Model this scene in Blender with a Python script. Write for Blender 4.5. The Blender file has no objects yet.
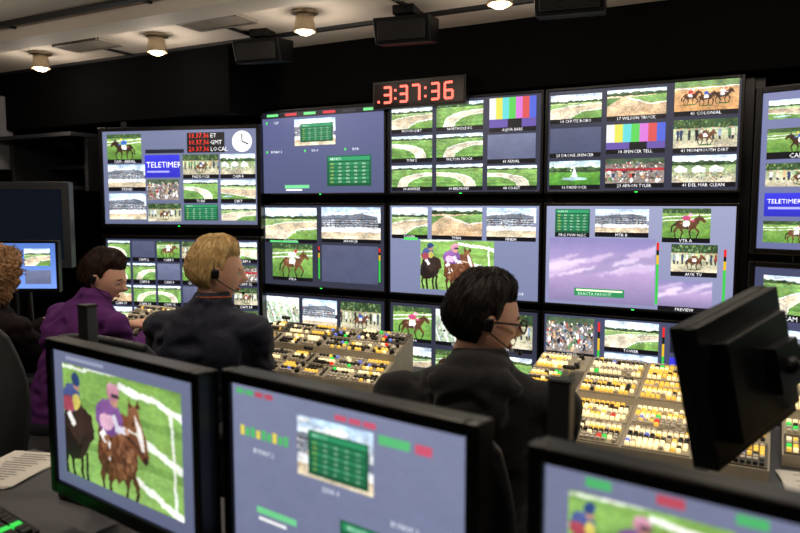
import bpy, math, random
import numpy as np
from mathutils import Matrix, Vector, noise
random.seed(7)
sc=bpy.context.scene
try:
    sc.view_settings.view_transform='Standard'
except Exception: pass
R=math.radians
# ---------------------------------------------------------------- helpers
def rgb(c):
    if isinstance(c,str):
        c=c.lstrip('#'); c=[int(c[i:i+2] if len(c)==6 else c[i//2]*2,16)/255 for i in (0,2,4)]
    return tuple(c)
def lin(c): return tuple((x/12.92 if x<=.04045 else ((x+.055)/1.055)**2.4) for x in rgb(c))
MATS={}
def mat(name,color,rough=.6,metal=0,emis=0,bump=0,bscale=60,var=0,spec=.5,ecol=None,coat=0,stretch=None,sss=0,sheen=0):
    if name in MATS: return MATS[name]
    m=bpy.data.materials.new(name); m.use_nodes=True
    nt=m.node_tree; b=nt.nodes['Principled BSDF']
    col=lin(color)+(1,)
    b.inputs['Base Color'].default_value=col
    b.inputs['Roughness'].default_value=rough
    b.inputs['Metallic'].default_value=metal
    b.inputs['Specular IOR Level'].default_value=spec
    b.inputs['Coat Weight'].default_value=coat
    if sss:
        b.inputs['Subsurface Weight'].default_value=sss; b.inputs['Subsurface Radius'].default_value=(1,.35,.2); b.inputs['Subsurface Scale'].default_value=.008
    if sheen: b.inputs['Sheen Weight'].default_value=sheen
    if emis:
        b.inputs['Emission Color'].default_value=(lin(ecol) if ecol else col[:3])+(1,)
        b.inputs['Emission Strength'].default_value=emis
    if bump or var:
        tc=nt.nodes.new('ShaderNodeTexCoord'); mp=nt.nodes.new('ShaderNodeMapping')
        nt.links.new(tc.outputs['Object'],mp.inputs['Vector'])
        if stretch: mp.inputs['Scale'].default_value=stretch
        n=nt.nodes.new('ShaderNodeTexNoise'); n.inputs['Scale'].default_value=bscale; n.inputs['Detail'].default_value=5
        nt.links.new(mp.outputs['Vector'],n.inputs['Vector'])
        if bump:
            bp=nt.nodes.new('ShaderNodeBump'); bp.inputs['Strength'].default_value=bump; bp.inputs['Distance'].default_value=.01
            nt.links.new(n.outputs['Fac'],bp.inputs['Height']); nt.links.new(bp.outputs['Normal'],b.inputs['Normal'])
        if var:
            r=nt.nodes.new('ShaderNodeValToRGB')
            r.color_ramp.elements[0].position=.3; r.color_ramp.elements[1].position=.7
            r.color_ramp.elements[0].color=tuple(x*(1-var) for x in col[:3])+(1,)
            r.color_ramp.elements[1].color=tuple(min(1,x*(1+var)) for x in col[:3])+(1,)
            nt.links.new(n.outputs['Fac'],r.inputs['Fac']); nt.links.new(r.outputs['Color'],b.inputs['Base Color'])
    MATS[name]=m; return m
def empty(name,M):
    e=bpy.data.objects.new(name,None); e.empty_display_size=.1; e.matrix_world=M
    sc.collection.objects.link(e); return e
def T(x,y,z): return Matrix.Translation((x,y,z))
def RZ(a): return Matrix.Rotation(a,4,'Z')
def RX(a): return Matrix.Rotation(a,4,'X')
def RY(a): return Matrix.Rotation(a,4,'Y')
class MB:
    def __init__(s): s.v=[];s.f=[];s.mi=[];s.sm=[];s.M=Matrix.Identity(4)
    def add(s,vs,fs,m=0,smooth=False):
        o=len(s.v); s.v+= [s.M@Vector(p) for p in vs]
        for f in fs: s.f.append([o+i for i in f]); s.mi.append(m); s.sm.append(smooth)
    def box(s,c,d,m=0):
        x,y,z=c;a,b,e=d[0]/2,d[1]/2,d[2]/2
        vs=[(x+i*a,y+j*b,z+k*e) for i in(-1,1) for j in(-1,1) for k in(-1,1)]
        s.add(vs,[(0,1,3,2),(4,6,7,5),(0,4,5,1),(2,3,7,6),(0,2,6,4),(1,5,7,3)],m)
    def prism(s,prof,x0,x1,m=0):
        n=len(prof); vs=[(x0,)+tuple(p) for p in prof]+[(x1,)+tuple(p) for p in prof]
        s.add(vs,[list(range(n)),list(range(2*n-1,n-1,-1))]+[(i,i+n,(i+1)%n+n,(i+1)%n) for i in range(n)],m)
    def ring(s,cs,m=0,n=20,smooth=True,cap=True):
        vs=[]
        for c,ax,ay in cs:
            c=Vector(c)
            for i in range(n):
                t=2*math.pi*i/n; vs.append(c+Vector(ax)*math.cos(t)+Vector(ay)*math.sin(t))
        fs=[]
        for k in range(len(cs)-1):
            for i in range(n):
                j=(i+1)%n; fs.append((k*n+i,k*n+j,(k+1)*n+j,(k+1)*n+i))
        s.add(vs,fs,m,smooth)
        if cap:
            o=(len(cs)-1)*n
            s.add(vs[:n],[list(range(n-1,-1,-1))],m); s.add(vs[o:],[list(range(n))],m)
    def cyl(s,p0,p1,r0,r1=None,m=0,n=16,cap=True,smooth=True):
        r1=r0 if r1 is None else r1
        p0=Vector(p0);p1=Vector(p1);d=(p1-p0).normalized()
        a=d.orthogonal().normalized(); b=d.cross(a)
        s.ring([(p0,a*r0,b*r0),(p1,a*r1,b*r1)],m,n,smooth,cap)
    def ell(s,c,r,m=0,nu=20,nv=12,p=1.0):
        f=lambda t: math.copysign(abs(t)**p,t)
        vs=[];fs=[]
        for j in range(nv+1):
            ph=-math.pi/2+math.pi*j/nv
            for i in range(nu):
                th=2*math.pi*i/nu
                vs.append((c[0]+r[0]*f(math.cos(ph))*f(math.cos(th)),c[1]+r[1]*f(math.cos(ph))*f(math.sin(th)),c[2]+r[2]*f(math.sin(ph))))
        for j in range(nv):
            for i in range(nu):
                k=(i+1)%nu; fs.append((j*nu+i,j*nu+k,(j+1)*nu+k,(j+1)*nu+i))
        s.add(vs,fs,m,True)
    def rbox(s,c,d,m=0,p=.3): s.ell(c,(d[0]/2,d[1]/2,d[2]/2),m,32,18,p)
    def cap(s,p0,p1,r0,r1=None,m=0,n=14):
        r1=r0 if r1 is None else r1
        s.cyl(p0,p1,r0,r1,m,n); s.ell(p0,(r0,)*3,m,n,8); s.ell(p1,(r1,)*3,m,n,8)
    def tube(s,pts,r,m=0,n=8):
        for a,b in zip(pts,pts[1:]): s.cap(a,b,r,r,m,n)
    def build(s,name,mats,parent=None,bevel=0,loc=None):
        me=bpy.data.meshes.new(name); me.from_pydata([tuple(v) for v in s.v],[],s.f)
        for m in (mats if isinstance(mats,(list,tuple)) else [mats]): me.materials.append(m)
        me.polygons.foreach_set('material_index',s.mi); me.polygons.foreach_set('use_smooth',s.sm)
        me.validate(); me.update()
        ob=bpy.data.objects.new(name,me); sc.collection.objects.link(ob)
        if parent: ob.parent=parent
        if bevel:
            b=ob.modifiers.new('b','BEVEL'); b.width=bevel; b.segments=2; b.limit_method='ANGLE'; b.angle_limit=R(50)
        return ob
def union(mb,name,m,parent,voxel=.012,it=6,wr=0,wscale=(9,9,9)):
    o=mb.build('tmp',m); 
    for p in o.data.polygons: p.material_index=0
    r=o.modifiers.new('r','REMESH'); r.mode='VOXEL'; r.voxel_size=voxel; r.use_smooth_shade=True
    if it:
        q=o.modifiers.new('s','SMOOTH'); q.factor=.5; q.iterations=it
    dg=bpy.context.evaluated_depsgraph_get(); me=bpy.data.meshes.new_from_object(o.evaluated_get(dg))
    bpy.data.objects.remove(o)
    me.name=name
    if wr:
        ns=[v.normal.copy() for v in me.vertices]
        for v,nn in zip(me.vertices,ns):
            c=v.co; q=Vector((c.x*wscale[0],c.y*wscale[1],c.z*wscale[2]))
            w=noise.noise(q+Vector((noise.noise(c*7),noise.noise(c*7+Vector((3,3,3))),0))*1.5)
            w2=noise.noise(q*2.1+Vector((5,1,2)))
            v.co=c+nn*(wr*(w*w*-3+.3+w2*.25))
    me.materials.clear(); me.materials.append(m)
    for p in me.polygons: p.use_smooth=True
    ob=bpy.data.objects.new(name,me); sc.collection.objects.link(ob); ob.parent=parent
    return ob
# ---------------------------------------------------------------- screen painter (numpy canvas)
NR=np.random.RandomState(5)
def vnoise(h,w,cells,ax=1.0):
    cy=max(2,int(cells))+2; cx=max(2,int(cells*w/h*ax))+2
    g=NR.rand(cy,cx); ys=np.linspace(0,cy-1.001,h); xs=np.linspace(0,cx-1.001,w)
    yi=ys.astype(int); xi=xs.astype(int); fy=(ys-yi); fx=(xs-xi); fy=(fy*fy*(3-2*fy))[:,None]; fx=(fx*fx*(3-2*fx))[None,:]
    a=g[np.ix_(yi,xi)];b=g[np.ix_(yi,xi+1)];c=g[np.ix_(yi+1,xi)];d=g[np.ix_(yi+1,xi+1)]
    return (a*(1-fx)+b*fx)*(1-fy)+(c*(1-fx)+d*fx)*fy-.5
TX={}
def textmesh(t):
    if t in TX: return TX[t]
    cu=bpy.data.curves.new('t','FONT'); cu.body=t; cu.resolution_u=1
    o=bpy.data.objects.new('t',cu); sc.collection.objects.link(o)
    dg=bpy.context.evaluated_depsgraph_get(); me=bpy.data.meshes.new_from_object(o.evaluated_get(dg))
    vs=[(v.co.x,v.co.y) for v in me.vertices]; fs=[list(p.vertices) for p in me.polygons]
    bpy.data.objects.remove(o); bpy.data.meshes.remove(me)
    w=max([v[0] for v in vs]+[.01])
    TX[t]=(vs,fs,w); return TX[t]
class Root:
    def __init__(s,w,h,H=480): s.w=w;s.h=h;s.H=H;s.W=int(H*w/h);s.a=np.zeros((s.H,s.W,3),np.float32)
class P:
    def __init__(s,root,x0=0,y0=0,x1=1,y1=1,clip=None):
        s.r=root;s.x0=x0;s.y0=y0;s.x1=x1;s.y1=y1; s.asp=(x1-x0)*root.w/((y1-y0)*root.h)
        if clip: s.px0,s.px1,s.py0,s.py1=clip
        else: s.px0=int(round(max(0,x0)*root.W));s.px1=int(round(min(1,x1)*root.W));s.py0=int(round(max(0,y0)*root.H));s.py1=int(round(min(1,y1)*root.H))
    def sub(s,a,b,c,d,clip=None): 
        X=s.x1-s.x0;Y=s.y1-s.y0
        return P(s.r,s.x0+a*X,s.y0+b*Y,s.x0+c*X,s.y0+d*Y,clip)
    def px(s,x,y): return ((s.x0+x*(s.x1-s.x0))*s.r.W,(s.y0+y*(s.y1-s.y0))*s.r.H)
    def fillpx(s,q,c,c2=None):
        xs_=[p[0] for p in q]; ys_=[p[1] for p in q]
        xa=max(s.px0,int(min(xs_)));xb=min(s.px1,int(max(xs_))+1);ya=max(s.py0,int(min(ys_)));yb=min(s.py1,int(max(ys_))+1)
        if xa>=xb or ya>=yb: return
        X=(np.arange(xa,xb)+.5)[None,:];Y=(np.arange(ya,yb)+.5)[:,None]
        ins=np.zeros((yb-ya,xb-xa),bool)
        for i in range(len(q)):
            x1,y1=q[i];x2,y2=q[(i+1)%len(q)]
            if y1==y2: continue
            ins^=((y1>Y)!=(y2>Y))&(X<(x2-x1)*(Y-y1)/(y2-y1)+x1)
        c=np.array(rgb(c),np.float32)
        if c2 is None: s.r.a[ya:yb,xa:xb][ins]=c
        else:
            c2=np.array(rgb(c2),np.float32); k=np.clip((Y-min(ys_))/(max(ys_)-min(ys_)),0,1)[:,:,None]
            col=(c*(1-k)+c2*k)+np.zeros((yb-ya,xb-xa,1)); v=s.r.a[ya:yb,xa:xb]; v[ins]=col[ins]
    def poly(s,pts,c,c2=None): s.fillpx([s.px(*p) for p in pts],c,c2)
    def rect(s,x0,y0,x1,y1,c,c2=None): s.poly([(x0,y0),(x0,y1),(x1,y1),(x1,y0)],c,c2)
    def ell(s,x,y,rx,ry,c,c2=None,n=18,rot=0):
        ca,sa=math.cos(rot),math.sin(rot)
        s.poly([(x+(rx*math.cos(t)*s.asp*ca-ry*math.sin(t)*sa)/s.asp,y+rx*math.cos(t)*s.asp*sa+ry*math.sin(t)*ca) for t in [2*math.pi*i/n for i in range(n)]],c,c2)
    def line(s,pts,w,c):
        for (a,b),(d,e) in zip(pts,pts[1:]):
            dx,dy=(d-a)*s.asp,(e-b); L=math.hypot(dx,dy) or 1
            nx,ny=-dy/L*w/2/s.asp,dx/L*w/2
            s.poly([(a+nx,b+ny),(d+nx,e+ny),(d-nx,e-ny),(a-nx,b-ny)],c)
    def text(s,t,x,y,h,c,center=False):
        vs,fs,w=textmesh(t); k=h/.72
        if center: x-=w*k/s.asp/2
        q=[s.px(x+a*k/s.asp,y-b*k) for a,b in vs]
        for f in fs: s.fillpx([q[i] for i in f],c)
    def post(s,warp=1.0,tex=1.0,blur=1,sat=.78):
        A=s.r.a[s.py0:s.py1,s.px0:s.px1]; h,w=A.shape[:2]
        if h<8 or w<8: return
        B=A.copy(); warp*=.55
        if warp:
            dx=(vnoise(h,w,6)*.05+vnoise(h,w,18)*.035+vnoise(h,w,50)*.03)*h*warp; dy=(vnoise(h,w,6)*.05+vnoise(h,w,18)*.035+vnoise(h,w,50)*.03)*h*warp
            yi=np.clip(np.arange(h)[:,None]+dy,0,h-1).astype(int); xi=np.clip(np.arange(w)[None,:]+dx,0,w-1).astype(int)
            B=B[yi,xi]
        for _ in range(blur):
            pd=np.pad(B,((1,1),(1,1),(0,0)),'edge')
            B=(pd[1:-1,1:-1]*2+pd[:-2,1:-1]+pd[2:,1:-1]+pd[1:-1,:-2]+pd[1:-1,2:])/6
        if tex>.3:
            g=B.mean(axis=2,keepdims=True); B=g+(B-g)*sat
        L=1+tex*(vnoise(h,w,3)*.34+vnoise(h,w,14,.5)*.2+vnoise(h,w,45,.5)*.26+vnoise(h,w,90)*.26)
        B=B*L[:,:,None]; B+= (vnoise(h,w,10)*.05*tex)[:,:,None]*np.array([1,.2,-.8])
        A[:]=np.clip(B,0,1)
rnd=random.Random(3)
def specks(p,x0,y0,x1,y1,n,cols,sz=.03):
    for _ in range(n):
        x=rnd.uniform(x0,x1);y=rnd.uniform(y0,y1);w=sz*rnd.uniform(.5,1.2)
        p.ell(x,y,w/p.asp*.6,w*.8,rnd.choice(cols),n=6)
CROWD=['#e8e4de','#b33a34','#2d3a5a','#d8c8b0','#5d4a3a','#7d8fa8','#202028','#c99a6a','#f4f4f4','#4f7a4a']
def sky(p,y=.34,c='#bcd6f0',c2='#f6f8fa'): p.rect(0,0,1,y,c,c2)
def trees(p,y=.34,h=.1,c='#33502c'):
    for i in range(16):
        x=i/15; r=h*rnd.uniform(.35,.75); p.ell(x,y-r*.4,.06,r,rnd.choice([c,'#42603a','#2a4426','#4e6c3c']),n=9)
    p.rect(0,y-.02,1,y+.03,'#2c4424')
def t_track(p,v=0):
    sky(p); dirt=['#bfa884','#b39a78','#cfc0a0'][v%3]
    trees(p); p.rect(0,.35,1,1,'#90b260','#629438'); p.rect(0,.35,1,.4,'#b0c884')
    if v%2==0:
        p.poly([(0,.62),(.35,.5),(1,.44),(1,.62),(.6,.7),(.35,1),(0,1)],dirt,'#e0cfb0')
        p.line([(0,.6),(.35,.48),(1,.42)],.025,'#ffffff'); p.line([(.38,1),(.62,.71),(1,.63)],.03,'#ffffff')
        for i in range(6): p.line([(.5+i*.09,.86-i*.035),(.5+i*.09,.8-i*.035)],.012,'#f0f0f0')
    else:
        p.poly([(0,.45),(1,.5),(1,.95),(.3,.72),(0,.66)],dirt,'#dccbaa')
        p.line([(0,.44),(1,.48)],.02,'#eef2ee'); p.line([(0,.68),(.3,.74),(1,.98)],.03,'#ffffff')
        p.ell(.2,.86,.14,.05,'#9fc0cc')
def t_turf(p,v=0):
    sky(p,.2); trees(p,.2,.1); p.rect(0,.2,1,1,'#86b256','#528c34')
    for i in range(5): p.rect(0,.26+i*.16,1,.33+i*.16,'#74a448')
    f=(lambda x:1-x) if v%2 else (lambda x:x)
    pts=[(0,.35),(.25,.37),(.45,.42),(.62,.5),(.75,.6),(.82,.78),(.85,1),(.62,1),(.58,.83),(.5,.72),(.42,.62),(.3,.55),(.15,.51),(0,.5)]
    q=[(f(x),y) for x,y in pts]
    p.poly(q,'#d4c8ac')
    p.line(q[:7],.03,'#ffffff'); p.line(q[7:],.025,'#f4f4ee')
def t_dirt(p,v=0):
    sky(p,.2); p.rect(0,.18,1,1,'#d8bc94','#c8a072'); trees(p,.2,.12)
    p.poly([(.35,.3),(1,.22),(1,.5),(.75,.55)],'#739f4c'); p.poly([(0,.3),(.25,.3),(0,.6)],'#5d8a3c')
    for i in range(8): p.line([(.1+i*.03,1),(.2+i*.03,.4)],.01,'#b89468')
    p.line([(.32,.3),(.75,.58),(1,.52)],.03,'#fbfbf8')
def horse(p,x,y,s,coat='#5a3420',silks='#c23a6a',cap='#e88ab0',f=1,pants='#f2f2f2'):
    a=p.asp
    X=lambda d:x+f*d*s/a
    Y=lambda d:y+d*s
    p.ell(X(0),Y(.38),.3*s/a,.025*s,'#3c6024')
    for dx,k in((-.22,-.08),(-.16,.07),(.15,-.07),(.2,.12)):
        p.line([(X(dx),Y(.04)),(X(dx+k),Y(.19))],.055*s,coat); p.line([(X(dx+k),Y(.19)),(X(dx+k*.4),Y(.36))],.028*s,'#2c1a10')
    p.ell(X(0),Y(0),.24*s/a,.10*s,coat); p.ell(X(-.17),Y(-.02),.11*s/a,.115*s,coat); p.ell(X(.16),Y(-.01),.1*s/a,.12*s,coat)
    p.ell(X(-.02),Y(-.05),.16*s/a,.035*s,'#8f6040')
    p.poly([(X(.08),Y(-.09)),(X(.22),Y(.06)),(X(.4),Y(-.17)),(X(.32),Y(-.25))],coat)
    p.poly([(X(.29),Y(-.26)),(X(.32),Y(-.15)),(X(.47),Y(-.05)),(X(.5),Y(-.1)),(X(.42),Y(-.2))],coat)
    p.poly([(X(.31),Y(-.25)),(X(.32),Y(-.31)),(X(.35),Y(-.25))],coat)
    p.line([(X(-.26),Y(-.05)),(X(-.36),Y(.06)),(X(-.37),Y(.2))],.035*s,'#1c120c')
    p.poly([(X(-.08),Y(-.1)),(X(.08),Y(-.1)),(X(.07),Y(.04)),(X(-.09),Y(.03))],'#f0f0f4')
    p.line([(X(-.02),Y(-.13)),(X(.08),Y(-.05)),(X(.02),Y(.07))],.05*s,pants); p.line([(X(.03),Y(.02)),(X(.02),Y(.09))],.045*s,'#151515')
    p.ell(X(.0),Y(-.19),.11*s/a,.07*s,silks); p.line([(X(.05),Y(-.2)),(X(.14),Y(-.12)),(X(.22),Y(-.13))],.035*s,silks)
    p.ell(X(.12),Y(-.25),.03*s/a,.035*s,'#c89274'); p.ell(X(.11),Y(-.285),.042*s/a,.038*s,cap)
def t_horse(p,v=0):
    p.rect(0,0,1,1,'#86b04e','#5a902f'); p.rect(0,0,1,.16,'#39562c'); specks(p,0,0,1,.16,30,['#4a6c38','#2c4824','#6a8c50'],.05)
    for yy in(.3,.42): p.line([(0,yy),(1,yy-.1)],.03,'#f8f8f4')
    cs=[('#5a3420','#c23a6a','#e890b8'),('#3a2418','#2b58b8','#f0e040'),('#704428','#e6e6e6','#d03030')][v%3]
    horse(p,.5,.56,1.25,*cs,f=1 if v%2==0 else -1)
def t_close(p,v=0):
    p.rect(-.5,-.5,1.5,1.5,'#78ad42','#8fc05a')
    for i in range(7): p.rect(-.5,i*.15,1.5,i*.15+.06,['#709f40','#82b64c'][i%2])
    p.line([(.5,.12),(.75,.16),(1.2,.34)],.05,'#f2f4ec'); p.line([(.6,.44),(1.2,.7)],.05,'#eef2e6'); p.line([(.55,.72),(1.2,1.05)],.055,'#eef2e6'); p.line([(-.3,.12),(1.2,-.02)],.025,'#dfe8d4'); p.line([(.84,.16),(.86,.9)],.03,'#e8eee0'); p.line([(-.2,.33),(.1,.36)],.03,'#eef2e6')
    for x in(.1,.15,.22,.26): p.line([(x,.7),(x-.01,.84),(x+.005,.97)],.035,'#1c1413')
    p.ell(.18,.56,.11,.2,'#2e201d'); p.ell(.14,.66,.08,.12,'#201615'); p.poly([(.2,.34),(.12,.55),(.2,.66),(.27,.5),(.27,.38)],'#382620'); p.poly([(.25,.36),(.24,.5),(.29,.6),(.32,.56),(.3,.4)],'#33221c')
    p.ell(.15,.3,.07,.1,'#4a5aa0','#34407c'); p.ell(.12,.36,.05,.06,'#a83a4c'); p.ell(.19,.33,.03,.06,'#cdbb4a'); p.ell(.19,.2,.027,.05,'#b98468'); p.ell(.185,.16,.035,.05,'#27407c'); p.line([(.13,.42),(.17,.52)],.06,'#dcdbd8')
    for a_,b_,c_ in((.4,.37,.39),(.44,.43,.42),(.53,.55,.53),(.58,.62,.6)): p.line([(a_,.7),(b_,.83)],.06,'#5a2e1a'); p.line([(b_,.83),(c_,.99)],.03,'#341a10')
    p.poly([(.35,.42),(.34,.7),(.42,.8),(.55,.8),(.62,.62),(.57,.36)],'#6b381f','#4c2616'); p.ell(.47,.62,.12,.18,'#8a4e2c','#5a2e1a'); p.ell(.54,.62,.08,.16,'#7b4325','#55291a'); p.ell(.56,.58,.03,.08,'#a5683c')
    p.poly([(.51,.3),(.5,.48),(.58,.62),(.63,.5),(.62,.32)],'#824828','#6d3a20')
    p.poly([(.57,.24),(.56,.4),(.62,.58),(.67,.62),(.7,.56),(.65,.32),(.63,.22)],'#945a36','#6d3a20'); p.poly([(.61,.28),(.62,.42),(.65,.54),(.67,.53),(.65,.36)],'#efe4dc'); p.ell(.675,.59,.018,.03,'#3a2018'); p.poly([(.57,.25),(.575,.17),(.6,.24)],'#5a2e1a'); p.poly([(.62,.23),(.64,.16),(.65,.25)],'#5a2e1a'); p.ell(.595,.36,.008,.014,'#101010')
    p.line([(.56,.42),(.64,.44)],.015,'#e8e0d0'); p.line([(.5,.42),(.66,.56)],.012,'#1c1010')
    p.ell(.43,.36,.1,.13,'#86509c','#6a3a86'); p.ell(.41,.4,.05,.06,'#d8a0bc'); p.line([(.46,.34),(.49,.45),(.55,.44)],.06,'#cdc6d6'); p.ell(.555,.44,.015,.025,'#c08a70')
    p.line([(.37,.48),(.43,.58),(.41,.68)],.075,'#e8e4e2'); p.line([(.41,.66),(.4,.76)],.05,'#17120f')
    p.ell(.475,.23,.028,.05,'#c58a70'); p.ell(.465,.175,.045,.065,'#df9ab2','#b86884'); p.line([(.46,.2),(.51,.205)],.025,'#2a2a32')
    for _ in range(120):
        x=rnd.uniform(.34,.6);y=rnd.uniform(.48,.82); 
        if ((x-.48)/.12)**2+((y-.64)/.17)**2<1: p.ell(x,y,.012,.025,rnd.choice(['#7a4528','#6b381f','#8f5836','#532a18']),n=7)
def t_odds(p,v=0):
    p.rect(0,0,1,1,'#1d5a3c','#164a30'); p.rect(.03,.04,.97,.16,'#2f8a5c')
    p.text('RESULTS',.08,.14,.08,'#e8f8ee')
    for r in range(6):
        y=.22+r*.12
        p.rect(.05,y,.95,y+.09,'#236b48' if r%2 else '#2c7c54')
        for c in range(5):
            x=.08+c*.18; p.text('%d'%rnd.randint(10,999),x,y+.075,.06,'#e9f3d8' if c else '#f2d84a')
def t_stand(p,v=0):
    sky(p,.5,'#a8c8ec','#eef3f6'); 
    for i in range(5): p.ell(rnd.random(),rnd.uniform(.05,.25),.16,.035,'#f8fafc')
    p.poly([(0,.28),(.7,.2),(.95,.3),(.95,.38),(0,.38)],'#6f7684'); 
    for i in range(4):
        p.rect(0,.36+i*.07,.96,.39+i*.07,'#2c3040'); p.rect(0,.39+i*.07,.96,.43+i*.07,'#a8b0bc')
        for j in range(12): p.rect(j*.08,.36+i*.07,j*.08+.012,.43+i*.07,'#565e6c')
    specks(p,0,.38,.94,.66,110,CROWD,.025)
    p.rect(0,.64,1,.78,'#dde0e2'); p.rect(0,.78,1,1,'#c2ab88','#dcc8a4'); p.line([(0,.77),(1,.7)],.03,'#ffffff')
    for i in range(3): p.line([(.2+i*.25,.16),(.2+i*.25,.36)],.012,'#333a46')
def t_crowd(p,v=0):
    p.rect(0,0,1,1,'#6b6462','#8a7a70'); p.rect(0,0,1,.22,'#43583e')
    specks(p,0,.15,.96,.92,260,CROWD,.05)
    for i in range(14): 
        x=rnd.random();y=rnd.uniform(.5,.9); p.ell(x,y,.03,.09,rnd.choice(CROWD)); p.ell(x,y-.11,.018,.035,'#c49a7c')
    if v%2: p.rect(0,.4,1,.5,'#b0202a')
def t_pad(p,v=0):
    p.rect(0,0,1,1,'#94b27c','#c2b294'); p.rect(0,0,1,.3,'#34502c'); specks(p,0,.0,.95,.25,60,['#587a3e','#2a4224','#7e9c58'],.06)
    for i in range(10):
        x=.03+i*.1+rnd.uniform(-.03,.03); p.rect(x,.36,x+.045,.6,rnd.choice(CROWD)); p.rect(x+.005,.6,x+.04,.72,'#2a2c38'); p.ell(x+.022,.32,.018,.04,'#b88a6c')
    horse(p,.5,.6,.8,'#6a3c22',rnd.choice(['#c02838','#2c4cae','#eee']) if v%2 else '#7a5030','#e8d060')
def t_race(p,v=0):
    p.rect(0,0,1,1,'#dcaa70','#c0844a'); p.rect(0,0,1,.2,'#6a8a4c'); p.line([(0,.24),(1,.22)],.03,'#fff')
    for i,(x,c1_,c2_) in enumerate([(.25,'#c83038','#f0f0f0'),(.5,'#2c50b0','#e8d040'),(.75,'#e8e8e8','#d03030')]): horse(p,x,.5+.06*(i%2),.75,'#4a2a18',c1_,c2_)
def t_tent(p,v=0):
    sky(p,.3); p.rect(0,.28,1,1,'#6c9450','#c4b49a'); trees(p,.32,.14,'#2e4a28')
    for i in range(3): p.poly([(.12+i*.28,.36),(.02+i*.28,.5),(.26+i*.28,.5)],'#f8f8f8'); p.rect(.04+i*.28,.5,.24+i*.28,.62,'#dfe2e4')
    specks(p,0,.62,.95,.9,80,CROWD,.04)
def t_fount(p,v=0):
    sky(p,.3,'#a8c8d8','#d8e4dc'); p.rect(0,.28,1,1,'#64a838','#3f8724'); trees(p,.42,.2,'#2c5228')
    p.poly([(.5,.2),(.44,.72),(.56,.72)],'#f4fafc'); p.ell(.5,.74,.25,.07,'#9fc4cc'); specks(p,.42,.2,.58,.7,30,['#fff'],.03)
def t_bars(p,v=0):
    for i,c in enumerate(['#c8c8c8','#c4c04c','#58b8b8','#50b04c','#b868b8','#b84848','#4858b8']): p.rect(i/7,0,(i+1)/7,.72,c)
    p.rect(0,.72,1,1,'#5a4a90'); p.rect(.4,.72,.7,1,'#141418')
def t_gray(p,v=0): p.rect(0,0,1,1,['#5b6078','#4c5068','#666c86'][v%3],['#4a4e66','#434860','#555a74'][v%3])
def t_dark(p,v=0): p.rect(0,0,1,1,'#20222e','#191b26')
def t_purple(p,v=0):
    p.rect(0,0,1,.5,'#7a74a2','#a890b8'); p.rect(0,.5,1,1,'#a890b8','#766c90')
    for i in range(26):
        x=rnd.uniform(-.1,1.1);y=.55-.3*x+rnd.gauss(0,.12); p.ell(x,y,rnd.uniform(.12,.3),rnd.uniform(.02,.05),rnd.choice(['#b8a4c4','#c4b2cc','#9587ab','#cdbcd2','#8c80a8']),rot=-.25)
def t_blue(p,v=0):
    p.rect(0,0,1,1,'#3434c4','#2a2aa4'); p.text('TELETIMER',.04,.55,.26,'#f4f4ff'); p.rect(.06,.7,.7,.78,'#9c9cf0')
def t_stair(p,v=0):
    p.rect(0,0,1,1,'#b8cfae','#93a688'); p.rect(0,0,1,.2,'#e4ecf2')
    for i in range(6): p.line([(i*.2-.1,.2),(i*.2+.1,1)],.05,'#f0f4ee')
    specks(p,0,.3,.95,.9,60,CROWD,.05)
def audio(p,x,y0,y1):
    p.rect(x,y0,x+.012,y1,'#0c140c'); m=y0+(y1-y0)*.35
    p.rect(x,m,x+.012,y1,'#2fae3a'); p.rect(x,y0+(y1-y0)*.2,x+.012,m,'#c8a020'); p.rect(x,y0,x+.012,y0+(y1-y0)*.12,'#c82020')
TILES=dict(track=t_track,turf=t_turf,dirt=t_dirt,horse=t_horse,close=t_close,odds=t_odds,stand=t_stand,crowd=t_crowd,pad=t_pad,race=t_race,tent=t_tent,fount=t_fount,bars=t_bars,gray=t_gray,dark=t_dark,purple=t_purple,blue=t_blue,stair=t_stair)
POST=dict(odds=(0,.1,0),bars=(0,0,0),gray=(0,.2,0),dark=(0,.2,0),blue=(0,.1,0),purple=(1.6,.06,60),close=(.8,.6,2),horse=(.9,.8,1))
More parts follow.
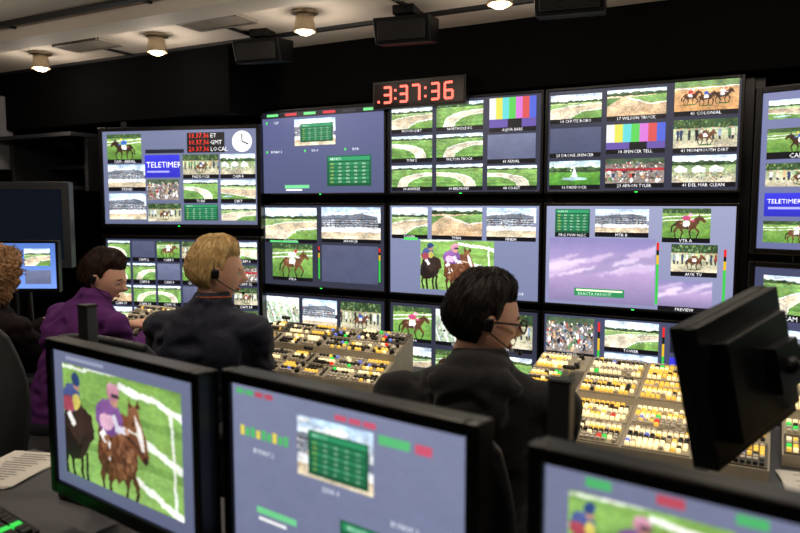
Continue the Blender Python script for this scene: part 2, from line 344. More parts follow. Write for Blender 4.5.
# ---------------------------------------------------------------- monitors
BEZ=mat('monitor_black_plastic','#0b0b0d',.35,bump=.05,bscale=300,spec=.4)
BEZ2=mat('monitor_dark_bezel','#131316',.3)
LCD=mat('lcd_off_glass','#08090b',.15); LCD2=mat('lcd_off_glass_sheen','#12161f',.12,emis=.03,ecol='#6078a0')  # LCD2: faint blue emission stands in for reflections on a switched-off screen
LED_G=mat('led_green','#002000',.5,emis=3,ecol='#30ff50')
def frame_matrix(pl,dx,dy,w,ztop,h,tilt=0):
    d=Vector((dx,dy,0)).normalized(); up=Vector((0,0,1)); y=up.cross(d)
    c=Vector((pl[0],pl[1],0))+d*w/2; c.z=ztop-h/2
    M=Matrix((( d.x,y.x,0,c.x),(d.y,y.y,0,c.y),(d.z,y.z,1,c.z),(0,0,0,1)))
    return M@RX(tilt)
SN=[0]
def monitor(name,M,w,h,b,content=None,bg='#565b74',depth=.07,stand=None,bb=None,off=False,res=540,strength=1.65,bez=None):
    e=empty(name,M); mb=MB(); bb=bb or b
    sw,sh=w-2*b,h-b-bb; zc=(bb-b)/2
    mb.box((-(w-b)/2,.006,0),(b,.028,h)); mb.box(((w-b)/2,.006,0),(b,.028,h))
    mb.box((0,.006,h/2-b/2),(sw,.028,b)); mb.box((0,.006,-h/2+bb/2),(sw,.028,bb))
    mb.box((0,.016+depth*.25,0),(w-.004,depth*.5,h-.004)); mb.box((0,.02+depth*.7,0),(w*.72,depth*.62,h*.7))
    mb.build('bezel_housing',bez or BEZ,e,bevel=.003)
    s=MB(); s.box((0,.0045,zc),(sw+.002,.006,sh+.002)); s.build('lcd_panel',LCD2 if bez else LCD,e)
    if not off:
        SN[0]+=1
        r=Root(sw,sh,res); p=P(r); p.rect(0,0,1,1,bg)
        if content: content(p)
        img=bpy.data.images.new('screen_feed_%d'%SN[0],r.W,r.H,alpha=False)
        px=np.ones((r.H,r.W,4),np.float32); px[:,:,:3]=r.a[::-1]; img.pixels.foreach_set(px.ravel()); img.update(); img.pack()
        m=bpy.data.materials.new('lcd_picture_%d'%SN[0]); m.use_nodes=True; nt=m.node_tree; bs=nt.nodes['Principled BSDF']
        it=nt.nodes.new('ShaderNodeTexImage'); it.image=img; nt.links.new(it.outputs['Color'],bs.inputs['Emission Color'])
        bs.inputs['Emission Strength'].default_value=strength; bs.inputs['Base Color'].default_value=(.01,.01,.012,1); bs.inputs['Roughness'].default_value=.3
        me=bpy.data.meshes.new('picture'); y=.0012
        me.from_pydata([(-sw/2,y,zc-sh/2),(sw/2,y,zc-sh/2),(sw/2,y,zc+sh/2),(-sw/2,y,zc+sh/2)],[],[(0,1,2,3)])
        uv=me.uv_layers.new(name='UVMap')
        for i,c in enumerate([(0,0),(1,0),(1,1),(0,1)]): uv.data[i].uv=c
        me.materials.append(m); me.update()
        o=bpy.data.objects.new('picture',me); sc.collection.objects.link(o); o.parent=e
    if stand is not None:
        q=MB(); q.cap((0,.06,-h*.1),(0,.085,-h/2-stand+.02),.022,.018)
        q.rbox((0,.07,-h/2-stand+.0165),(w*.45,.2,.024),p=.35); q.box((0,.05,-.03),(.14,.05,.14)); q.build('stand',BEZ2,e)
    else:
        q=MB(); q.box((0,-.0085,-h/2+bb*.5),(.012,.002,.003)); q.build('power_led',LED_G,e)
    return e
def lay(p,items):
    for it in items:
        k,x0,y0,x1,y1=it[:5]; v=it[5] if len(it)>5 else 0; lb=it[6] if len(it)>6 else None
        q=p.sub(x0,y0,x1,y1)
        if k=='close':
            z=p.sub(x0-(x1-x0)*.08,y0-(y1-y0)*.06,x1+(x1-x0)*.12,y1+(y1-y0)*.04,(q.px0,q.px1,q.py0,q.py1)); t_close(z,v)
        else: TILES[k](q,v)
        q.post(*POST.get(k,(1,1,1)))
        if lb:
            p.rect(x0,y1,x1,y1+.045,'#0a0a10'); p.text(lb,(x0+x1)/2,y1+.038,.03,'#f2f2f6',center=True)
def umd(p,x,y,t,g=None): 
    p.text(t,x,y,.03,'#f0f2f8',center=True)
    if g: p.rect(x-.09,y-.03,x-.075,y+.0,g)
def c1(p):
    p.rect(0,0,1,1,'#666c88','#585e78')
    lay(p,[('horse',.03,.03,.26,.3,1,'CAM - AERIAL'),('dark',.285,.2,.54,.24),('stand',.03,.36,.28,.6,0,'STAND'),('blue',.28,.26,.51,.5),
    ('pad',.53,.26,.76,.47,1,'PADDOCK'),('tent',.77,.26,.99,.47,0,'CAM 4'),('crowd',.29,.52,.5,.74,0),('turf',.53,.53,.75,.73,0,'TURF'),('track',.77,.53,.99,.73,1,'DIRT'),
    ('stand',.03,.67,.28,.95,0),('pad',.29,.78,.51,.97,0),('odds',.53,.79,.75,.96,0),('track',.77,.79,.99,.96,2)])
    p.rect(.56,.03,.8,.24,'#0c0c10')
    for i,t in enumerate(['13.37.36','10.37.36','20.37.36']): p.text(t,.57,.085+i*.07,.05,'#ff3020')
    for i,t in enumerate(['ET','GMT','LOCAL']): p.text(t,.71,.085+i*.07,.045,'#f4f4f4')
    p.ell(.91,.13,.062,.11,'#f4f4f4',n=24); p.line([(.91,.13),(.91,.05)],.012,'#101010'); p.line([(.91,.13),(.95,.16)],.014,'#101010')
def c2(p):
    p.rect(0,0,1,1,'#53587e','#494e6c'); p.rect(0,0,1,.07,'#15161e')
    for i,c in enumerate(['#6ad07a','#c03040','#6ad07a','#c03040','#2a2c38','#6ad07a']): p.rect(.04+i*.16,.018,.14+i*.16,.05,c)
    lay(p,[('stand',.28,.1,.62,.42,0),('odds',.33,.16,.6,.38)])
    lay(p,[('odds',.55,.56,.9,.92)]); p.rect(.19,.9,.4,.94,'#6cc488'); p.rect(.2,.95,.34,.97,'#e8e8e8')
    for x,y,t in((.12,.5,'BUNNY 2'),(.45,.5,'ISO 4'),(.78,.5,'DDR'),(.12,.14,'CLIP')): umd(p,x,y,t,'#50c860')
def c3(p):
    p.rect(0,0,1,1,'#2c2e3e')
    lay(p,[('track',.01,.03,.3,.29,0,'MOUTH DIRT'),('turf',.33,.03,.64,.29,1,'NORTH DLE BG'),('bars',.68,.02,.97,.33,0,'AQUA BARS'),
    ('turf',.01,.37,.3,.62,0,'TURF 2'),('turf',.33,.37,.64,.62,1,'WILTON TRUCK'),('gray',.67,.4,.97,.66,2,'43 AERIAL'),
    ('turf',.01,.7,.3,.94,1,'14 AINTREE'),('turf',.33,.7,.64,.94,0,'30 BELMONT'),('turf',.67,.73,.98,.94,0,'44 COAST')])
def c4(p):
    p.rect(0,0,1,1,'#2c2e3e')
    lay(p,[('track',.01,.04,.3,.28,0,'14 CHUTE ROBO'),('dirt',.33,.03,.64,.28,0,'17 WILSON TRUCK'),('race',.68,.0,.99,.27,0,'41 COLONIAL'),
    ('gray',.01,.37,.3,.62,1,'23 DRONE SPENCER'),('bars',.33,.36,.64,.6,0,'18 SPENCER TELL'),('pad',.68,.35,.99,.61,0,'41 MONMOUTH DIRT'),
    ('fount',.01,.7,.3,.94,0,'16 PADDOCK'),('crowd',.33,.69,.64,.93,1,'23 APRON TYLER'),('tent',.68,.68,.99,.93,0,'41 DEL MAR CLEAN')])
def c5(p):
    p.rect(0,0,1,1,'#30334a'); ks=['turf','track','dirt','pad','bars','gray','stand','turf','crowd','track','horse','tent']; i=0
    for r in range(4):
        for c in range(6):
            lay(p,[(ks[(i*5+r)%12],.01+c*.166,.02+r*.245,.16+c*.166,.2+r*.245,i,'CAM %d'%(i+1))]); i+=1
def c6(p):
    p.rect(0,0,1,1,'#2b2d3b')
    lay(p,[('track',.01,.03,.46,.42,0,'EX TOWER'),('stand',.5,.02,.97,.4,0,'APRON JIB'),('horse',.07,.48,.42,.9,2,'VTR A'),('gray',.5,.48,.95,.93,1)])
    audio(p,.47,.5,.9); audio(p,.955,.5,.9); p.rect(.05,.44,.3,.465,'#58c070')
def c7(p):
    p.rect(0,0,1,1,'#767c9a','#686e8c')
    lay(p,[('track',.01,.02,.27,.33,0,'TOWER'),('dirt',.3,.02,.64,.33,0,'TURN'),('stand',.67,.02,.98,.33,0,'FINISH'),('close',.22,.38,.72,.94)])
    p.rect(.1,.36,.2,.39,'#50c060'); umd(p,.86,.95,'LINE CUT')
def c8(p):
    p.rect(0,0,1,1,'#868aa6','#767998')
    lay(p,[('odds',.05,.03,.25,.27,0,'PRG PVW NGC'),('stand',.28,.03,.57,.26,0,'MTR B'),('horse',.64,.02,.88,.3,0,'VTR A'),
    ('pad',.69,.36,.92,.62,0,'AUX TV'),('purple',.02,.32,.61,.97,0),('purple',.63,.71,.9,.96,1,'PREVIEW')])
    p.rect(.17,.83,.45,.91,'#2a7a4c'); p.rect(.18,.84,.44,.86,'#d8e8c0'); p.text('EXACTA PAYOUT',.19,.9,.03,'#c8e8cc')
    audio(p,.615,.35,.95); audio(p,.95,.4,.95)
def c9(p):
    p.rect(0,0,1,1,'#232533')
    lay(p,[('stair',.01,.04,.3,.4,0,'CAM 1'),('stand',.33,.04,.62,.4,0,'CAM 3'),('pad',.65,.04,.97,.4,1,'CAM 5'),('dirt',.01,.5,.3,.9,0,'CAM 2'),('stair',.33,.5,.62,.9,1,'CAM 8'),('crowd',.65,.5,.97,.9,0,'CAM 9')])
def c10(p):
    p.rect(0,0,1,1,'#2b2d3c')
    lay(p,[('horse',.02,.04,.3,.42,0,'CAM 6'),('stair',.33,.04,.62,.42,0,'CAM 7'),('pad',.66,.04,.97,.42,0,'CAM 10'),('track',.02,.52,.3,.9,0,'CAM 1'),('horse',.33,.52,.62,.9,1,'CAM 2'),('turf',.66,.52,.97,.9,0,'CAM 4')])
def c11(p):
    p.rect(0,0,1,1,'#3c4058')
    lay(p,[('crowd',.01,.02,.29,.4,0,'30 TYLER'),('track',.35,.02,.64,.3,2,'TOWER'),('stand',.35,.36,.64,.6,0,'ROBO A'),('blue',.7,.35,.97,.6),('stair',.01,.5,.3,.9,0,'TIM'),('pad',.35,.66,.64,.92),('dark',.7,.04,.97,.3)])
    p.text('LIVE',.74,.22,.12,'#f4f4f4'); audio(p,.66,.05,.9); audio(p,.31,.05,.9)
def c12(p):
    p.rect(0,0,1,1,'#6a6f92','#5b6086')
    lay(p,[('track',.02,.05,.24,.17,1),('horse',.02,.23,.24,.38,1,'CAM A'),('pad',.02,.45,.24,.6,2),('horse',.02,.82,.24,.96,2),
    ('stand',.4,.04,.95,.45),('close',.4,.52,.95,.96)])
    q=p.sub(.02,.64,.24,.79); q.rect(0,0,1,1,'#3434c4','#2a2aa4'); q.text('TELETIMER',.04,.45,.2,'#f4f4ff'); q.rect(.06,.6,.7,.7,'#9c9cf0')
def c13(p):
    p.rect(0,0,1,1,'#3a3e58')
    lay(p,[('turf',.03,.05,.24,.3,1,'CAM C'),('stand',.03,.4,.24,.62),('crowd',.03,.68,.24,.93),('turf',.4,.05,.95,.45),('track',.4,.52,.95,.96)])
DW=3.3
S0=-2.687; PW=.8555
rows=[(2.035,.492,[c2,c3,c4]),(1.5,.492,[c6,c7,c8]),(.98,.475,[c9,c10,c11])]
for zt,h,cs in rows:
    for i,c in enumerate(cs):
        M=frame_matrix((S0+i*PW+.004,DW),1,0,PW-.008,zt,h); monitor('video_monitor',M,PW-.008,h,.014,c)
LB=(-3.65,2.953)
for zt,c in((1.955,c1),(1.305,c5)):
    monitor('video_monitor',frame_matrix(LB,.9612,.2755,1.05,zt,.605),1.05,.605,.024,c)
for zt,c in((1.89,c12),(1.30,c13)):
    monitor('video_monitor',frame_matrix((-.066,2.722),.96,-.28,.98,zt,.565),.98,.565,.02,c)
def f1(p):
    p.rect(0,0,1,1,'#666c86','#585e78'); q=p.sub(.07,.09,.92,.91); z=p.sub(-.02,.04,1.02,1.0,(q.px0,q.px1,q.py0,q.py1)); t_close(z); q.post(.9,.45,9)
    p.rect(.1,.035,.4,.06,'#8c93aa')
def f2(p):
    p.rect(0,0,1,1,'#757b96','#6a708c')
    for i,c in enumerate(['#4aa864','#4aa864','#b04858','#b04858']): p.rect(.02+i*.05,.03,.06+i*.05,.06,c)
    for x in(.5,.56,.62): p.rect(x,.05,x+.05,.08,'#c05068')
    p.rect(.68,.1,.8,.15,'#55b070'); p.rect(.82,.1,.88,.15,'#c05068')
    q=p.sub(.33,.1,.66,.44); t_stand(q); q.post(.8,1,1); q=p.sub(.38,.17,.64,.42); t_odds(q)
    lay(p,[('odds',.52,.62,.9,.95)])
    for i in range(9): p.rect(.04+i*.028,.25+(i%2)*.01,.06+i*.028,.31,'#4ab060' if i%3 else '#d8c84a')
    p.rect(.12,.72,.32,.76,'#6cc488'); p.rect(.13,.78,.27,.8,'#e8e8e8')
    umd(p,.16,.4,'BUNNY 2'); umd(p,.78,.56,'BUNNY 3'); umd(p,.48,.5,'DDR 4'); p.post(0,.1,3)
def f3(p):
    p.rect(0,0,1,1,'#6e738e','#656a86')
    for i,c in enumerate(['#4aa864','#b04858','#4aa864','#b04858','#4aa864']): p.rect(.1+i*.16,.02,.16+i*.16,.06,c)
    lay(p,[('close',.06,.09,.42,.55,0,'VTR A'),('horse',.52,.09,.9,.5,0,'VTR B'),('stand',.06,.68,.42,.95),('odds',.52,.66,.9,.95)]); p.post(0,.1,3)
for (pl,w,f) in(((-1.435,1.004),.55,f1),((-.88,.965),.545,f2),((-.261,.842),.57,f3)):
    h=.355
    monitor('desk_monitor',frame_matrix(pl,.988,-.156,w,1.198,h),w,h,.022,f,stand=.085,bb=.03,depth=.05,strength=1.25,res=600)
def f5(p):
    p.rect(0,0,1,1,'#4a6ab0','#6a8ad0')
    lay(p,[('gray',.08,.1,.5,.5),('track',.56,.12,.92,.5),('odds',.1,.6,.46,.9),('gray',.56,.6,.92,.9,2)])
GR=mat('grey_bezel','#3c3f46',.45)
monitor('desk_monitor',frame_matrix((-3.76,2.26),.883,.4695,.42,1.3,.28),.42,.28,.015,f5,stand=.26-.001,bb=.02,depth=.04,bez=None)
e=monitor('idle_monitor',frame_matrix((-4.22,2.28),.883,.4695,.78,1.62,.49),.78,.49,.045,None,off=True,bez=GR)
# ---------------------------------------------------------------- room shell
CEIL=mat('ceiling_panel','#cfc5ba',.8,bump=.1,bscale=200,var=.05)
DARKW=mat('wall_black_fabric','#060607',.95,bump=.3,bscale=300,spec=.1)
FLOOR=mat('floor_dark_carpet','#141417',.95,bump=.5,bscale=400,var=.3)
TRIM=mat('ceiling_black_trim','#151518',.5)
STEEL=mat('black_steel','#0e0e10',.4,metal=.3)
def slab(name,c,d,m,bev=0):
    b=MB(); b.box((0,0,0),d); o=b.build(name,m,bevel=bev); o.location=c; return o
X0,X1,Y0,Y1,H=-4.75,2.8,-1.8,3.62,2.38
cx,cy=(X0+X1)/2,(Y0+Y1)/2
slab('floor',(cx,cy,-.05),(X1-X0+.2,Y1-Y0+.2,.1),FLOOR)
slab('ceiling',(cx,cy,H+.05),(X1-X0+.2,Y1-Y0+.2,.1),CEIL)
slab('wall_front',(cx,Y1+.05,H/2),(X1-X0+.2,.1,H),DARKW)
slab('wall_back',(cx,Y0-.05,H/2),(X1-X0+.2,.1,H),mat('wall_back_paint','#5c5852',.9))
slab('wall_left',(X0-.05,cy,H/2),(.1,Y1-Y0,H),DARKW)
slab('wall_right',(X1+.05,cy,H/2),(.1,Y1-Y0,H),DARKW)
b=MB(); b.box((.05,3.46,2.215),(5.5,.3,.33)); b.box((-3.72,3.33,2.19),(2.05,.56,.38))
b.build('soffit',DARKW,bevel=.004)
k=1
for yy,w in((3.02,.03),(2.5,.06),(2.2,.04),(1.75,.06),(1.1,.05),(.3,.05)):
    slab('trim_%d'%k,(cx,yy,H-.008),(X1-X0-.02,w,.016),TRIM); k+=1
for xx in(-3.4,-2.45,-1.48,-.5,.45,1.4):
    slab('trim_%d'%k,(xx,1.2,H-.005),(.02,3.6,.01),TRIM); k+=1
slab('trim_%d'%k,(cx,2.36,H-.03),(X1-X0-.02,.16,.06),mat('ceiling_beam','#cfc5bb',.7)); k+=1
b=MB()
for xx in(-2.69,-1.83,-.975,-.115): b.box((xx,3.42,1.02),(.05,.05,2.03))
for zz in(.5,1.0,1.525,2.01): b.box((-1.4,3.44,zz),(2.7,.04,.05))
b.box((-1.4,3.5,1.0),(2.6,.03,2.0)); b.box((-1.4,3.42,.04),(2.7,.2,.08))
b.build('monitor_rack',STEEL,bevel=.003)
b=MB()
for f in(.12,.88):
    px=LB[0]+.9612*1.05*f-.09*.2755; py=LB[1]+.2755*1.05*f+.1*.96; b.box((px,py,1.0),(.05,.05,2.0)); b.box((px,py,.02),(.2,.25,.04))
b.build('monitor_rack',STEEL)
b=MB()
for f in(.12,.88):
    px=-.046+.96*.98*f+.09*.28; py=2.716-.28*.98*f+.11*.96; b.box((px,py,.95),(.05,.05,1.9)); b.box((px,py,.02),(.2,.25,.04))
b.build('monitor_rack',STEEL)
b=MB(); b.cap((-3.93,2.55,.03),(-3.93,2.55,1.45),.03); b.box((-3.93,2.55,.02),(.5,.4,.04)); b.box((-3.925,2.53,1.37),(.2,.06,.2)); b.build('monitor_floor_stand',STEEL)
b=MB(); b.box((-4.3,3.1,1.93),(.85,.35,.025)); b.box((-4.6,3.3,1.6),(.03,.5,.03)); b.box((-4.1,3.3,1.6),(.03,.5,.03)); b.box((-4.35,3.45,1.75),(.6,.3,.03)); b.box((-4.66,3.3,1.75),(.03,.5,.4)); b.box((-3.9,3.3,1.75),(.03,.5,.35))
b.build('wall_shelf',[mat('shelf_grey','#2c2d31',.5),STEEL],bevel=.003)
slab('wall_panel',(-4.72,2.75,1.98),(.04,.7,.5),mat('grey_panel','#84868c',.6),.005)
# clock
e=empty('digital_clock',T(-1.62,3.262,2.058)@Matrix.Scale(.94,4)); b=MB(); b.box((0,0,0),(.56,.05,.15)); b.box((0,-.0265,0),(.54,.004,.13),1)
b.build('case',[BEZ,mat('clock_red_filter','#1c0608',.2)],e,bevel=.003)
SEG={'3':'abgcd','6':'afgedc','7':'abc'}
b=MB()
def seg7(b,ch,x,w,h,t):
    for s_ in SEG[ch]:
        d={'a':(0,h/2,w,t),'g':(0,0,w,t),'d':(0,-h/2,w,t),'f':(-w/2,h/4,t,h/2),'b':(w/2,h/4,t,h/2),'e':(-w/2,-h/4,t,h/2),'c':(w/2,-h/4,t,h/2)}[s_]
        n=3
        for i in range(n):
            fx=(i+.5)/n-.5; hz=d[2]>d[3]; L=max(d[2],d[3])/n*.8
            b.box((x+d[0]+(fx*d[2] if hz else 0),-.03,d[1]+(0 if hz else fx*d[3])),(L if hz else t,.003,t if hz else L))
for ch,x in(('3',-.185),('3',-.085),('7',-.01),('3',.105),('6',.185)): seg7(b,ch,x,.044,.082,.012)
for x in(-.135,.048):
    for z in(-.022,.022): b.box((x,-.03,z),(.011,.003,.011))
b.box((-.24,-.03,-.035),(.012,.003,.012))
b.build('digits',mat('clock_digits','#300404',.5,emis=3.2,ecol='#ff6050'),e)
# ceiling can lights
CAN=mat('can_light_metal','#b8a890',.3,metal=.7); BULB=mat('can_bulb','#ffffff',.4,emis=16,ecol='#ffe4bc')
def can(x,y,en,pt):
    e=empty('ceiling_spotlight',T(x,y,H)); b=MB()
    b.cyl((0,0,0),(0,0,-.01),.06,.06,0,24)
    b.ring([((0,0,-.01),(.04,0,0),(0,.04,0)),((0,0,-.09),(.052,0,0),(0,.052,0))],0,24,True,False)
    b.ring([((0,0,-.09),(.048,0,0),(0,.048,0)),((0,0,-.03),(.034,0,0),(0,.034,0))],0,24,True,False)
    b.ell((0,0,-.085),(.038,.038,.022),1); b.build('can_housing',[CAN,BULB],e)
    for ty,enn in(('SPOT',en),('POINT',pt)):
        L=bpy.data.lights.new('can_lamp',ty); L.energy=enn; L.color=(1,.86,.7); L.shadow_soft_size=.05
        if ty=='SPOT': L.spot_size=R(110); L.spot_blend=.7
        o=bpy.data.objects.new('can_lamp',L); sc.collection.objects.link(o); o.parent=e; o.location=(0,0,-.17)
for xx in(-3.85,-2.9,-1.95,-1.0,-.05,.9): can(xx,2.73,12,3.6)
for xx in(-3.3,-2.1,-.9,.3): can(xx,1.5,15,4.5)  # unseen extra row, added to light the people from above
for xx in(-2.6,-.6,1.4): can(xx,-.6,7,5)  # unseen row behind the camera, added as fill light
# ceiling speakers & vents
def cspk(x,y,yaw):
    e=empty('ceiling_speaker',T(x,y,H)@RZ(yaw)); b=MB(); b.box((0,0,-.02),(.1,.1,.04)); b.cyl((0,0,-.03),(0,0,-.08),.02)
    b.prism([(-.09,-.06),(.09,-.04),(.09,-.15),(-.05,-.17)],-.13,.13); b.box((0,-.078,-.115),(.22,.012,.085),1); b.build('speaker_body',[BEZ,mat('speaker_grille','#060607',.8,bump=.6,bscale=500)],e,bevel=.004)
for x,y in((-2.35,2.92),(-1.5,2.88),(-.72,2.75),(.3,2.8)): cspk(x,y,R(10))
def vent(x,y,w=.42,d=.16):
    e=empty('ceiling_vent',T(x,y,H)); b=MB()
    b.box((0,d/2,-.008),(w,.02,.016)); b.box((0,-d/2,-.008),(w,.02,.016)); b.box((w/2,0,-.008),(.02,d,.016)); b.box((-w/2,0,-.008),(.02,d,.016))
    b.box((0,0,-.002),(w,d,.003),1)
    n=int(w/.022)
    for i in range(n): b.box((-w/2+.02+i*.022,0,-.008),(.006,d-.02,.012))
    b.build('grille',[mat('vent_grey','#8a837b',.5),BEZ],e)
for x,y in((-1.28,2.65),(-2.42,2.66),(-3.4,2.7),(-.42,2.62),(.6,2.62)): vent(x,y,.36)
# ---------------------------------------------------------------- desks
DESK=mat('desk_grey_laminate','#4c4c51',.45,var=.08,bscale=20); DESKF=mat('desk_front_black','#141416',.6)
def desk(name,x0,x1,y0,y1,z=.76):
    b=MB(); b.box(((x0+x1)/2,(y0+y1)/2,z-.015),(x1-x0,y1-y0,.03))
    b.box(((x0+x1)/2,y1-.12,(z-.03)/2),(x1-x0-.1,.03,z-.03),1)
    for x in(x0+.03,(x0+x1)/2,x1-.03): b.box((x,(y0+y1)/2+.05,(z-.03)/2),(.03,(y1-y0)*.7,z-.03),1)
    return b.build(name,[DESK,DESKF],bevel=.004)
desk('console_desk',-3.95,-1.14,2.27,2.8); desk('console_desk',-1.13,1.7,1.97,2.6)
desk('operator_desk',-1.95,1.2,.5,1.3)
PANEL=mat('switcher_panel_beige','#b4aa94',.45,metal=.1,var=.08,bscale=30); PDARK=mat('switcher_panel_dark','#5c564a',.45)
BW=mat('button_lit_warm','#fff4d8',.5,emis=1.0,ecol='#ffe4a8'); BY=mat('button_lit_yellow','#e8c858',.5,emis=.75,ecol='#ffc850'); BO=mat('button_ivory','#e0d8c8',.5)
BK=mat('button_dark','#2a2824',.5)
BR=mat('button_lit_red','#c02018',.5,emis=.8,ecol='#ff3020'); BG=mat('button_lit_green','#20a040',.5,emis=.7,ecol='#40ff60'); BB=mat('button_lit_blue','#8090d0',.5,emis=.5,ecol='#7088ff')
CH=mat('chrome_lever','#b0b0b0',.2,metal=1)
def switcher(name,x0,x1,y0,y1,z,rise,lit=.6,colr=.03,seed=1,bw=.0135,panels=.19,dark=.35,pf=1.25):
    rr=random.Random(seed); w=x1-x0; d=y1-y0
    e=empty(name,T((x0+x1)/2,y0,z)); b=MB()
    b.prism([(0,0.001),(0,.035),(d*.48,.035+rise*.4),(d*.5,.035+rise*.55),(d,.035+rise),(d,0.001)],-w/2,w/2,0)
    mats=[PANEL,PDARK,BW,BY,BO,BK,BR,BG,BB,CH]
    pit=bw*pf
    for tier,(ya,yb,za,zb) in enumerate([(0,d*.48,.035,.035+rise*.4),(d*.5,d,.035+rise*.55,.035+rise)]):
        ang=math.atan2(zb-za,yb-ya); L=math.hypot(yb-ya,zb-za)
        b.M=T(0,ya,za)@RX(ang)
        nb=max(1,round(w/panels)); bwid=w/nb; hb=L/2
        for k in range(nb):
          for hh in range(2):
            xa=-w/2+k*bwid; ybase=hh*hb
            b.box((xa+bwid/2,ybase+hb/2,.002),(bwid*.95,hb*.92,.004),1 if rr.random()<dark else 0)
            cols=int(bwid*.9/pit); rws=int(hb*.84/pit)
            kind=rr.random()
            for r in range(rws):
                rowc=rr.choice([2,3,3,4,2]) if rr.random()<lit else rr.choice([4,5])
                gap=rr.randint(3,max(4,cols-1))
                for c in range(cols):
                    if c==gap and r%2==0: continue
                    if kind>.72 and c>cols*.6: continue
                    mi=rowc
                    q=rr.random()
                    if q<colr: mi=rr.choice([6,7,8])
                    elif q<.2: mi=rr.choice([2,3,4,5])
                    b.box((xa+bwid*.05+(c+.5)*pit,ybase+hb*.08+(r+.5)*pit,.008),(bw*.9,bw*.75,.01),mi)
            if kind>.72:
                xx=xa+bwid*.8
                if kind>.86:
                    b.box((xx,ybase+hb*.5,.005),(.012,hb*.7,.004),5); b.cyl((xx,ybase+hb*.5,.005),(xx,ybase+hb*.5,.05),.004,m=9,n=8); b.cap((xx-.016,ybase+hb*.5,.052),(xx+.016,ybase+hb*.5,.052),.008,m=5,n=8)
                else:
                    for rr_ in range(3): b.cyl((xx,ybase+hb*(.22+.27*rr_),.004),(xx,ybase+hb*(.22+.27*rr_),.02),.011,.009,m=4 if rr_%2 else 5,n=12)
        b.M=Matrix.Identity(4)
    b.build('panel_and_buttons',mats,e); return e
switcher('video_switcher',-.75,.02,2.04,2.57,.76,.14,seed=4,lit=.8,bw=.0125)
switcher('video_switcher',.05,.8,2.2,2.57,.76,.14,seed=8,lit=.7)
switcher('audio_control_panel',-2.05,-1.33,2.3,2.62,.76,.15,lit=.35,colr=.03,seed=5,bw=.012,dark=.05,pf=1.4,panels=.12)
switcher('replay_control_panel',-3.1,-2.78,2.5,2.75,.76,.14,lit=.2,colr=.03,seed=6,dark=.1)
PAP=mat('white_paper','#e6e2da',.7)
def paper(x,y,z,yaw,w=.21,h=.297):
    e=MB()
    for i in range(3): e.M=RZ(yaw+i*.06); e.box((0,0,.001+i*.0015),(w,h,.001),0)
    for i in range(12): e.box((0,h*.4-i*h*.067,.0056),(w*.75*random.uniform(.5,1),h*.01,.0004),1)
    o=e.build('paper_sheets',[PAP,mat('ink','#333333',.8)]); o.location=(x,y,z); return o
paper(-1.84,1.165,.762,.2,.18,.24); paper(.17,2.085,.762,.1,.24,.17)
def keyboard(x,y,z,yaw,glow):
    e=empty('keyboard',T(x,y,z)@RZ(yaw)); b=MB(); b.prism([(-.07,0),(-.07,.014),(.07,.026),(.07,0)],-.21,.21,0)
    ang=math.atan2(.012,.14)
    b.M=T(0,-.07,.014)@RX(ang)
    for r in range(5):
        for c in range(18): b.box((-.195+c*.023,.018+r*.025,.004),(.019,.02,.008),1 if (r*c)%5 else 2)
    b.build('keys',[BEZ2,mat('key_black','#1c1c20',.5),glow],e)
keyboard(-1.61,.9,.76,R(-10),BG); keyboard(-.55,.68,.76,R(-8),BO); keyboard(-2.42,2.4,.76,0,BO)
def phone(x,y,z,yaw):
    e=empty('desk_phone',T(x,y,z)@RZ(yaw)); b=MB(); b.prism([(-.1,0),(-.1,.02),(.1,.07),(.1,0)],-.09,.09,0)
    b.M=T(0,-.1,.02)@RX(math.atan2(.05,.2))
    for r in range(4):
        for c in range(3): b.box((.0+c*.027,.04+r*.026,.006),(.02,.018,.012),1)
    b.box((.03,.16,.004),(.09,.04,.006),2)
    b.cap((-.055,.03,.03),(-.055,.17,.03),.014); b.rbox((-.055,.03,.022),(.04,.05,.035)); b.rbox((-.055,.17,.022),(.04,.05,.035))
    b.build('phone_body',[BEZ2,BO,LCD],e)
phone(.62,2.08,.76,R(-6))
for x,y,h in((-1.5,1.16,1.245),(-.29,1.1,1.215)):
    b=MB(); b.box((0,0,.01),(.12,.12,.02)); b.box((0,0,(h-.76)/2),(.036,.03,h-.76),1); b.box((0,-.02,.1),(.05,.012,.05)); b.box((0,0,h-.76),(.04,.034,.006))
    o=b.build('monitor_mount_pole',[STEEL,mat('pole_grey','#45474c',.4,metal=.3)],bevel=.002); o.location=(x,y,.761)
# tilted arm monitor
ux=Vector((.127,.294,.052)).normalized(); v=Vector((.060,.055,-.25)); zz=-(v-ux*v.dot(ux)).normalized(); xx=-ux; yy=zz.cross(xx)
C=Vector((-.063,1.495,1.17))
M=Matrix(((xx.x,yy.x,zz.x,C.x),(xx.y,yy.y,zz.y,C.y),(xx.z,yy.z,zz.z,C.z),(0,0,0,1)))
e=monitor('arm_monitor',M,.33,.27,.018,None,depth=.05,off=True)
b=MB()
for i in range(9): b.box((0,.066,-.07+i*.017),(.18,.004,.006))
b.box((-.06,.075,0),(.09,.03,.09)); b.build('rear_vents',BEZ2,e)
Mi=M.inverted(); b=MB()
pts=[Vector((-.06,.09,0)),Mi@Vector((.02,1.62,1.2)),Mi@Vector((.2,1.8,1.16)),Mi@Vector((.40,2.08,1.1)),Mi@Vector((.40,2.08,.78))]
b.tube(pts,.017); b.cyl(Mi@Vector((.40,2.08,.762)),Mi@Vector((.40,2.08,.78)),.06)
for q in pts[1:3]: b.ell(q,(.028,)*3)
w=[Vector((-.1,.07,-.02)),Vector((-.14,.1,-.09)),Mi@Vector((.1,1.62,1.05)),Mi@Vector((.14,1.7,1.0)),Mi@Vector((.2,1.8,1.14))]; b.tube(w,.005)
b.build('monitor_arm',STEEL,e)
